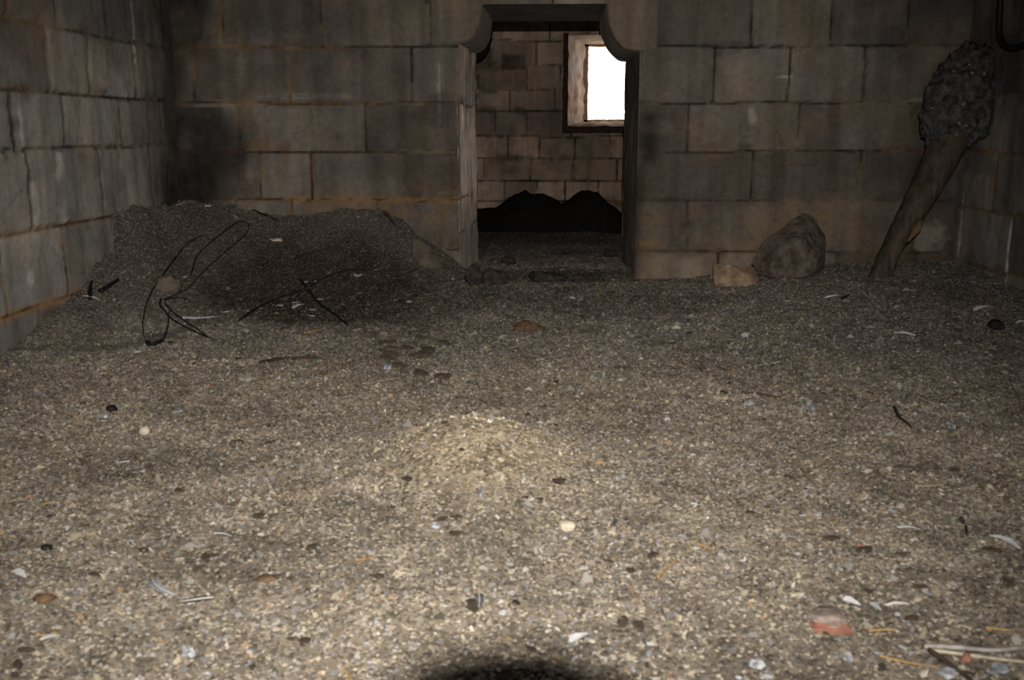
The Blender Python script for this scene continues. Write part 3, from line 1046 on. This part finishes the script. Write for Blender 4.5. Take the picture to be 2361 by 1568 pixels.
by = 5.95
F_ = lambda x, y, d: on_depth(x, y, d)
hull_rock('boulder', [F_(1852, 486, by + .1), F_(1872, 492, by + .1), F_(1800, 525, by), F_(1752, 566, by), F_(1728, 606, by - .02), F_(1742, 632, by - .05), F_(1790, 648, by - .16), F_(1872, 640, by - .14),
                      F_(1904, 600, by), F_(1902, 545, by + .06), F_(1845, 560, by - .16), F_(1885, 580, by - .13), F_(1800, 600, by - .18), F_(1900, 640, by + .2), F_(1750, 640, by + .2), F_(1860, 500, by + .2)],
          M_rock, 'large brown pointed boulder resting against the wall right of the doorway', 'boulder', .014, 4, 2)
by = 5.72
hull_rock('stone', [F_(1642, 606, by), F_(1680, 610, by - .05), F_(1740, 618, by), F_(1750, 645, by), F_(1735, 664, by - .06), F_(1645, 662, by - .07), F_(1650, 625, by - .06), F_(1725, 635, by - .08), F_(1700, 660, by + .15), F_(1660, 612, by + .13), F_(1740, 622, by + .12)],
          M_rock_pale, 'small tan stone with a bright left end, beside the large boulder', 'stone', .008, 3, 5)
p0 = at(985, 612)
by = p0.y
hull_rock('stone', [F_(950, 545, by + .1), F_(968, 552, by + .05), F_(952, 600, by), F_(960, 618, by - .03), F_(1015, 622, by), F_(1024, 612, by + .05), F_(992, 570, by + .02), F_(985, 600, by - .06), F_(1010, 622, by + .2), F_(955, 560, by + .22)],
          M_rock_tan, 'pale wedge-shaped stone on the right end of the corner heap', 'stone', .006, 3, 7)
lump('stone', 385, 668, 58, 42, M_rock_tan, 'rounded tan stone half buried in the heap under the black canes', 'stone', 11, .2, .5)
lump('stone', 1308, 1222, 38, 26, M_cream, 'rounded cream pebble in front of the straw-coloured mound', 'stone', 12, .2, .45)
lump('stone', 333, 1002, 26, 20, M_cream, 'white angular stone chip on the open litter below the black canes', 'stone', 13, .35, .3, 2)
lump('clod', 1140, 655, 62, 46, M_rock_dark, 'dark clod in front of the pale door jamb', 'clod', 14, .3, .5)
lump('clod', 1092, 655, 40, 58, M_rock_dark, 'dark upright clod at the foot of the pale door jamb', 'clod', 15, .3, .4)
lump('clod', 1262, 652, 82, 36, M_rock_dark, 'widest dark clod lying across the middle of the threshold', 'clod', 16, .3, .5)
lump('clod', 1408, 592, 30, 20, M_rock_dark, 'small dark clod inside the doorway by the right jamb', 'clod', 17, .3, .4)
lump('clod', 1172, 610, 34, 22, M_rock_dark, 'small dark clod inside the doorway by the left jamb', 'clod', 27, .3, .4)
lump('clod', 2295, 758, 34, 22, M_black, 'black round clod on the litter near the right wall', 'clod', 18, .25, .4)
lump('clod', 1215, 760, 60, 26, M_brown, 'low brown clod on the open litter in front of the threshold', 'clod', 19, .3, .6)
lump('dropping', 107, 1268, 26, 13, M_black, 'black oval pellet on the pale litter at the left edge', 'dropping', 23, .1, .3, 2)
lump('dropping', 258, 948, 24, 16, M_black, 'black pellet beside a white scrap on the litter', 'dropping', 24, .2, .3, 2)
lump('bark_piece', 103, 1387, 36, 22, M_brown, 'reddish brown lump of bark near the left edge', 'bark', 25, .35, .4, 2)
lump('bark_piece', 615, 1338, 42, 12, M_brown, 'short brown stub of twig lying on pale litter', 'twig', 26, .3, .3, 2)

# broken brick and red chips
br = at(1908, 1438)
kb = (br - CAM).length / F
brick = empty('brick_fragment', br, label='broken red brick fragment with a dusty top in the right foreground', cat='brick')
bm = bmesh.new()
w_, d_, h_b = 86 * kb, 90 * kb, 12 * kb
for i_, (a_, b_) in enumerate([(-.5, -.5), (.05, -.42), (.5, -.5), (.44, .35), (.0, .5), (-.42, .3)]):
    bm.verts.new((a_ * w_, b_ * d_, -.015)); bm.verts.new((a_ * w_ * .94, b_ * d_ * .94, h_b * (.9 if i_ % 2 else 1.1)))
bmesh.ops.convex_hull(bm, input=bm.verts)
bmesh.ops.bevel(bm, geom=bm.edges[:], offset=.003, segments=2, affect='EDGES')
bmesh.ops.triangulate(bm, faces=bm.faces)
bmesh.ops.subdivide_edges(bm, edges=bm.edges, cuts=2)
for v in bm.verts: v.co += Vector((1, 1, 1)) * .0025 * mnoise.noise(v.co * 60)
b_o = bm_obj('brick_body', bm, M_brick, None); b_o.parent = brick
bm = lump_bm(w_ * .5, d_ * .46, .008, 5, .3, 4)
b_o = bm_obj('dust_crust', bm, M_brick_top, None); b_o.parent = brick; b_o.location = (0, .004, h_b * 1.02)
lump('brick_chip', 1981, 1262, 13, 12, M_brick, 'tiny red brick chip alone on the litter right of centre', 'brick', 31, .3, .3, 2)
lump('brick_chip', 2227, 1528, 22, 22, M_brick, 'small red brick chip beside the long grey stems', 'brick', 32, .3, .3, 2)

# ------------------------------------------------------------------ black canes and sticks on the heap
tangle = empty('bramble_canes', at(378, 700), label='tangle of thin black looping canes on the front of the corner heap', cat='canes')


def cane(pix, r=.0032, name='cane'):
    pts = [at(a, b, l) for a, b, l in pix]
    sp = spline(pts, 8)
    for p in sp:
        p.z = max(p.z, float(surface(p.x, p.y)) + .004)
    vs, fs = tube(sp, [r * (1 - .35 * k / len(sp)) for k in range(len(sp))], 6, .1)
    return mesh_obj(name, vs, fs, M_wire, tangle)


cane([(466, 543, .01), (430, 565, .03), (385, 620, .05), (345, 680, .05), (331, 730, .04), (330, 765, .02), (336, 788, .01)])
cane([(338, 790, .008), (352, 793, .008), (374, 785, .015)], .012, 'bark_strip')
cane([(376, 784, .012), (386, 755, .03), (390, 715, .02)])
cane([(441, 632, .012), (455, 590, .04), (490, 555, .05), (540, 518, .04), (560, 511, .03), (573, 518, .02), (566, 540, .03), (520, 580, .04), (470, 625, .04), (430, 668, .03), (378, 690, .015)])
cane([(372, 690, .012), (368, 702, .015), (378, 715, .02), (400, 738, .02), (450, 765, .015), (490, 782, .008)], .005)
cane([(380, 700, .015), (405, 725, .025), (450, 755, .02), (480, 778, .006)], .004)
cane([(378, 692, .012), (405, 686, .02), (430, 690, .012), (440, 698, .006)], .0035)
stick('cane', [(552, 738), (590, 712), (635, 690), (700, 668), (770, 632), (830, 620), (850, 625)], 2.6, M_wire, 'long thin black cane lying left to right across the dark hollow', 'cane', .02)
stick('cane', [(693, 645), (710, 668), (735, 698), (770, 724), (802, 748)], 3.2, M_wire, 'shorter black stick crossing over the long cane in the hollow', 'cane', .014)
stick('stick', [(885, 490), (900, 505), (912, 522)], 4, M_twig, 'short dark stick poking from the top of the heap by the wall', 'stick', .012)
stick('stick', [(570, 478), (600, 492), (640, 508)], 3, M_wire, 'black stick along the top edge of the heap against the back wall', 'stick', .01)
stick('stick', [(208, 688), (209, 666), (211, 650)], 5, M_wire, 'black stub standing upright against the left wall', 'stick', .01)
stick('stick', [(232, 672), (250, 660), (272, 645)], 6, M_wire, 'thick black stick along the foot of the left wall', 'stick', .012)
stick('stick', [(880, 628), (930, 632), (960, 622)], 3.2, M_twig, 'dark stick right of the hollow below the wedge stone', 'stick', .012)
stick('stick', [(1940, 690), (1958, 680)], 3, M_wire, 'short black stick touching a white feather below the boulder', 'stick', .008)
stick('twig', [(2062, 940), (2072, 960), (2090, 975), (2102, 985)], 4, M_twig, 'curved dark twig on the litter right of centre', 'twig', .008)
stick('twig', [(2143, 1500), (2175, 1522), (2215, 1550), (2245, 1575)], 6, M_twig, 'dark twig running out of the bottom right edge', 'twig', .008)
stick('twig', [(2215, 1195), (2226, 1212), (2230, 1235)], 4, M_twig, 'short dark twig standing among white feathers at the right', 'twig', .008)
stick('twig', [(1185, 1388), (1200, 1394)], 6, M_black, 'black fleck of twig in front of the mound', 'twig', .005)
stick('twig', [(600, 838), (650, 828), (735, 826)], 6, M_twig, 'long brown twig half sunk in litter below the hollow', 'twig', .004)
stick('twig', [(1710, 905), (1770, 912), (1800, 917)], 4, M_twig, 'thin brown twig in the middle of the floor on the right', 'twig', .004)
stick('stem', [(1542, 616), (1580, 606), (1640, 597)], 3.2, M_greystem, 'long pale stem lying along the wall left of the small stone', 'stem', .01)
stick('stem', [(1912, 603), (1945, 597), (1972, 593)], 4, M_grey, 'pale stem between the boulder and the leaning trunk', 'stem', .012)
stick('stem', [(2130, 1490), (2200, 1493), (2290, 1500), (2375, 1492)], 6, M_greystem, 'upper of two long grey stems in the bottom right corner', 'stem', .012, .3)
stick('stem', [(2150, 1500), (2240, 1512), (2300, 1522), (2375, 1528)], 4.5, M_straw_pale, 'lower and paler of two long stems in the bottom right corner', 'stem', .01, .3)
stick('straw', [(421, 733), (460, 733), (498, 730)], 4, M_white, 'long straight white quill beside the foot of the canes', 'quill', .014)
stick('straw', [(78, 1468), (110, 1464), (137, 1461)], 3.6, M_straw, 'orange straw near the bottom left corner', 'straw')
stick('straw', [(92, 1165), (112, 1160), (128, 1154)], 3.6, M_straw, 'short orange straw near the left edge', 'straw')
stick('straw', [(820, 1292), (848, 1288), (872, 1283)], 4, M_straw, 'orange straw left of the dark lens shadow', 'straw')
stick('straw', [(1516, 1330), (1538, 1312), (1560, 1292)], 4.5, M_straw, 'slanting orange straw right of the mound', 'straw')
stick('straw', [(1592, 1250), (1620, 1258), (1645, 1267)], 4.5, M_straw, 'orange straw right of the mound, behind the slanting one', 'straw')
stick('straw', [(1915, 1206), (1935, 1199)], 4, M_straw, 'short orange straw above the brick fragment', 'straw')
stick('straw', [(2003, 1456), (2035, 1453), (2062, 1452)], 4, M_straw, 'orange straw just right of the brick fragment', 'straw')
stick('straw', [(2272, 1448), (2300, 1452), (2330, 1455)], 4.5, M_straw, 'orange straw above the long grey stems', 'straw')
stick('straw', [(2020, 1512), (2080, 1525), (2160, 1540)], 4, M_straw, 'long orange straw left of the two grey stems', 'straw')
stick('straw', [(2110, 1122), (2145, 1120), (2178, 1118)], 3, M_straw_pale, 'pale straw on the right side of the floor', 'straw')
stick('straw', [(2155, 1172), (2164, 1190)], 3, M_straw_pale, 'short pale straw pointing at the viewer on the right', 'straw')
stick('straw', [(700, 768), (722, 764), (745, 760)], 3, M_straw, 'yellow straw at the near edge of the dark hollow', 'straw')
stick('straw', [(795, 1545), (803, 1560), (812, 1575)], 5, M_straw, 'orange straw at the bottom edge left of the lens shadow', 'straw')

# ------------------------------------------------------------------ feathers
feather((347, 1338), (408, 1374), 20, M_grey, 'curved grey feather on the left foreground, left of the black one', -.12, seed=2)
feather((492, 1380), (408, 1390), 24, M_slate, 'black and grey wing feather in the left foreground', .12, seed=3)
feather((490, 1232), (536, 1240), 14, M_slate, 'small slate feather on the litter left of the mound', .05, seed=4)
feather((28, 1318), (60, 1334), 18, M_white, 'white feather at the left edge of the foreground', .05, seed=5)
feather((300, 1065), (262, 1072), 12, M_grey, 'pale grey feather on the left of the open floor', .05, seed=6)
feather((92, 1478), (142, 1468), 18, M_grey, 'grey feather beside the orange straw at bottom left', .05, seed=7)
feather((1312, 1482), (1358, 1464), 22, M_white, 'white feather above the right side of the lens shadow', .05, seed=8)
feather((1104, 1368), (1104, 1404), 20, M_slate, 'small dark leaf-shaped feather in front of the mound', .02, seed=9)
feather((2063, 767), (2122, 780), 14, M_white, 'long white feather on the right before the leaning trunk', .04, seed=10)
feather((1900, 688), (1942, 681), 11, M_white, 'white feather with a black stick at its end, below the boulder', -.1, seed=11)
feather((2245, 716), (2288, 708), 18, M_white, 'broad white feather near the right wall', .04, seed=12)
feather((2278, 1236), (2352, 1268), 20, M_white, 'large white feather at the right edge', .05, seed=13)
feather((2068, 1218), (2125, 1224), 16, M_grey, 'pale grey feather left of the large white one', .05, seed=14)
feather((1943, 1384), (1985, 1398), 24, M_white, 'bright white feather just above the brick fragment', .05, seed=15)
feather((2005, 1392), (2030, 1412), 20, M_grey, 'grey feather right of the bright white one', .06, seed=16)
feather((2342, 745), (2375, 742), 8, M_white, 'thin white feather at the right edge below the wall', .02, seed=17)
feather((190, 684), (232, 694), 10, M_white, 'white feather at the foot of the left wall', .05, seed=18)
feather((424, 641), (462, 634), 20, M_white, 'bright white feather under the black canes on the heap', .15, seed=19)
feather((448, 470), (405, 474), 18, M_white, 'largest white feather on top of the heap in the corner', .05, seed=20)
feather((2040, 1398), (2096, 1395), 10, M_white, 'narrow white feather between the brick and the right edge', .03, seed=22)
feather((675, 712), (702, 702), 14, M_white, 'white feather crossing near the two black canes', .05, seed=23)
feather((1150, 782), (1174, 774), 10, M_white, 'small white feather before the threshold, right of the low clod', .05, seed=24)
feather((255, 785), (284, 790), 12, M_white, 'white feather just left of the canes, near the left wall', .05, seed=25) if False else None
S = [('down_feather', 895, 850, 24, 20, M_white, 'white scrap of down alone behind the mound', 'feather'),
     ('down_feather', 480, 477, 16, 9, M_white, 'small white scrap right of the largest feather on the heap', 'feather'),
     ('chip', 638, 556, 36, 18, M_cream, 'cream flake on the slope of the heap', 'chip'),
     ('down_feather', 825, 637, 20, 13, M_white, 'white scrap of down by the end of the long cane', 'feather'),
     ('down_feather', 1725, 932, 22, 14, M_white, 'white scrap on the right of the floor, left of its near twin', 'feather'),
     ('down_feather', 1867, 943, 22, 18, M_grey, 'pale blue-grey scrap right of a white one on the floor', 'feather'),
     ('down_feather', 2125, 946, 24, 8, M_grey, 'grey scrap above the bent dark twig', 'feather'),
     ('down_feather', 2192, 985, 16, 22, M_grey, 'upright grey scrap right of the bent twig', 'feather'),
     ('down_feather', 1745, 1532, 44, 30, M_white, 'large white tuft of down at the bottom edge right of the shadow', 'feather'),
     ('down_feather', 1955, 1522, 34, 26, M_white, 'white tuft of down at the bottom edge below the brick', 'feather'),
     ('down_feather', 1770, 1562, 34, 14, M_white, 'white scrap cut by the bottom edge under the large tuft', 'feather'),
     ('down_feather', 2180, 1556, 50, 30, M_white, 'spread white tuft in the bottom right corner by the dark twig', 'feather'),
     ('down_feather', 2300, 1548, 60, 24, M_grey, 'grey tuft of down below the stems in the corner', 'feather'),
     ('down_feather', 435, 1508, 40, 34, M_white, 'white tuft of down at the bottom left', 'feather'),
     ('chip', 415, 1520, 20, 20, M_cream, 'cream chip touching the white tuft at the bottom left', 'chip'),
     ('down_feather', 1005, 1215, 22, 15, M_white, 'white scrap at the near left foot of the mound', 'feather'),
     ('down_feather', 1108, 1140, 16, 26, M_grey, 'blue-grey scrap on the near side of the mound', 'feather'),
     ('chip', 1840, 1372, 50, 14, M_cream, 'long cream flake left of the bright white feather', 'chip'),
     ('down_feather', 1320, 688, 12, 16, M_white, 'white scrap right in front of the doorway', 'feather'),
     ('down_feather', 316, 812, 20, 12, M_white, 'white scrap in front of the canes', 'feather'),
     ('chip', 2075, 1170, 18, 12, M_cream, 'cream chip near the pale straw on the right', 'chip'),
     ('down_feather', 238, 962, 26, 16, M_white, 'white scrap beside a black pellet on the left', 'feather'),
     ('down_feather', 410, 950, 22, 16, M_grey, 'grey scrap at the left middle of the floor', 'feather')]
for i, s in enumerate(S):
    s = list(s)
    if s[2] > 1400: s[3] *= .8; s[4] *= .8; s[5] = M_down if s[5] is M_white else s[5]
    scrap(*s, rot=random.uniform(-.5, .5), seed=100 + i)

# loose small down and husks, each its own object
protos = []
for i in range(6):
    vs, fs = scrap_mesh(1, .62, 300 + i)
    me = bpy.data.meshes.new('small_down'); me.from_pydata(vs, [], fs)
    for v in me.vertices: v.co.z *= .75
    me.materials.append(M_white if i % 2 else M_grey)
    protos.append(me)
chips = []
for i in range(5):
    bm = lump_bm(.5, .36, .2, 400 + i, .3, 2)
    me = bpy.data.meshes.new('pale_chip'); bm.to_mesh(me); bm.free(); me.materials.append(M_cream); chips.append(me)
rr = random.Random(8)


def strew(n, base, meshes, label, cat, group, s0, s1, zone, span=(20, 2340)):
    k = 0
    while k < n:
        px, py = rr.uniform(*span), zone[0] + (zone[1] - zone[0]) * rr.random() ** .8
        if (px < 330 and py < 860) or (len(zone) > 2 and math.hypot((px - sum(span) / 2) / (span[1] - span[0]), (py - (zone[0] + zone[1]) / 2) / (zone[1] - zone[0])) > .5): continue
        p = at(px, py, .0025)
        if p.y > (6.1 if zone[0] != 585 else 7.4): continue
        o = bpy.data.objects.new(base, meshes[rr.randrange(len(meshes))])
        COL.objects.link(o)
        o.location = p
        s = rr.uniform(s0, s1) * (1 + .12 * p.y)
        o.scale = (s, s * rr.uniform(.6, 1.1), s * .8)
        o.rotation_euler = (rr.uniform(-.1, .1), rr.uniform(-.1, .1), rr.uniform(0, 6.28))
        tag(o, label, cat, group)
        k += 1


strew(170, 'small_down', protos, 'small pale tuft of down lying loose in the litter', 'feather', 'small loose down in the litter', .008, .019, (660, 1566))
strew(130, 'pale_chip', chips, 'tiny cream husk lying loose in the litter', 'husk', 'tiny cream husks in the litter', .007, .013, (700, 1566))

dungs = []
for i in range(5):
    bm = lump_bm(.5, .38, .16, 500 + i, .35, 3)
    me = bpy.data.meshes.new('dung_crumb'); bm.to_mesh(me); bm.free(); me.materials.append(M_dung); dungs.append(me)
strew(80, 'dung_crumb', dungs, 'small dark brown dung crumb lying in the litter', 'dung', 'dark dung crumbs in the litter', .012, .032, (700, 1566))

strew(46, 'feather_scrap', protos, 'pale feather scrap scattered in the dark hollow below the heap', 'feather', 'feather scraps in the dark hollow', .016, .042, (600, 780, 1), (440, 960))
strew(22, 'feather_scrap', protos, 'pale feather scrap lying on the threshold of the doorway', 'feather', 'feather scraps on the threshold', .012, .026, (585, 665), (1115, 1430))
strew(34, 'dark_clod', dungs, 'near-black dung clod in the hollow below the heap', 'clod', 'dark clods in the hollow', .025, .055, (600, 760, 1), (450, 960))
for k, me in enumerate(dungs[:3]):
    c = me.copy(); c.materials[0] = M_brown_clod; dungs.append(c)
strew(16, 'brown_clod', dungs[5:], 'pale brown dung clod breaking the floor between the hollow and the threshold', 'clod', 'pale brown clods before the threshold', .03, .065, (760, 880, 1), (840, 1090))

# ------------------------------------------------------------------ the photographer's camera, whose lens shadows the litter at the bottom
camera = empty('photo_camera', CAM - fwd * .14, label='black camera with a long lens whose round shadow falls on the litter', cat='camera')


def cam_local(vs):
    return [CAM + rgt * v[0] + upv * v[1] + fwd * v[2] for v in vs]


def barrel(name, rings, mat, inner=.88):
    vs, fs = [], []; n = 48
    prof = rings + [(z, r * inner) for z, r in rings[::-1]]
    for z, r in prof:
        for k in range(n):
            a = 2 * math.pi * k / n
            vs.append((r * math.cos(a), r * math.sin(a), z))
    m = len(prof)
    for i in range(m):
        i2 = (i + 1) % m
        for k in range(n):
            k2 = (k + 1) % n
            fs.append((i * n + k, i * n + k2, i2 * n + k2, i2 * n + k))
    return mesh_obj(name, cam_local(vs), fs, mat, camera)


barrel('lens_hood', [(.0, .043), (.02, .048), (.084, .053)], M_camera, .98)
barrel('lens_barrel', [(-.19, .036), (-.17, .038), (-.12, .038), (-.115, .041), (-.06, .041), (-.055, .039), (.0, .043)], M_camera, .93)


def rbox(name, c, s, mat, bev=.008):
    bm = bmesh.new()
    bmesh.ops.create_cube(bm, size=1)
    for v in bm.verts: v.co = Vector((v.co.x * s[0], v.co.y * s[1], v.co.z * s[2])) + Vector(c)
    bmesh.ops.bevel(bm, geom=bm.edges[:], offset=bev, segments=3, affect='EDGES')
    for v in bm.verts: v.co = CAM + rgt * v.co.x + upv * v.co.y + fwd * v.co.z
    bmesh.ops.recalc_face_normals(bm, faces=bm.faces)
    return bm_obj(name, bm, mat, camera)


rbox('camera_body', (0, 0, -.225), (.145, .10, .07), M_camera, .012)
rbox('grip', (-.062, -.006, -.195), (.03, .085, .06), M_camera, .01)
rbox('viewfinder', (0, .064, -.225), (.055, .04, .065), M_camera, .01)
rbox('flash_foot', (0, .098, -.23), (.03, .045, .03), M_camera, .005)
rbox('flash_head', (0, FLASH_UP, -.232), (.075, .05, .07), M_camera, .008)
rbox('flash_window', (0, FLASH_UP, -.1965), (.06, .036, .003), M_flashlens, .001)
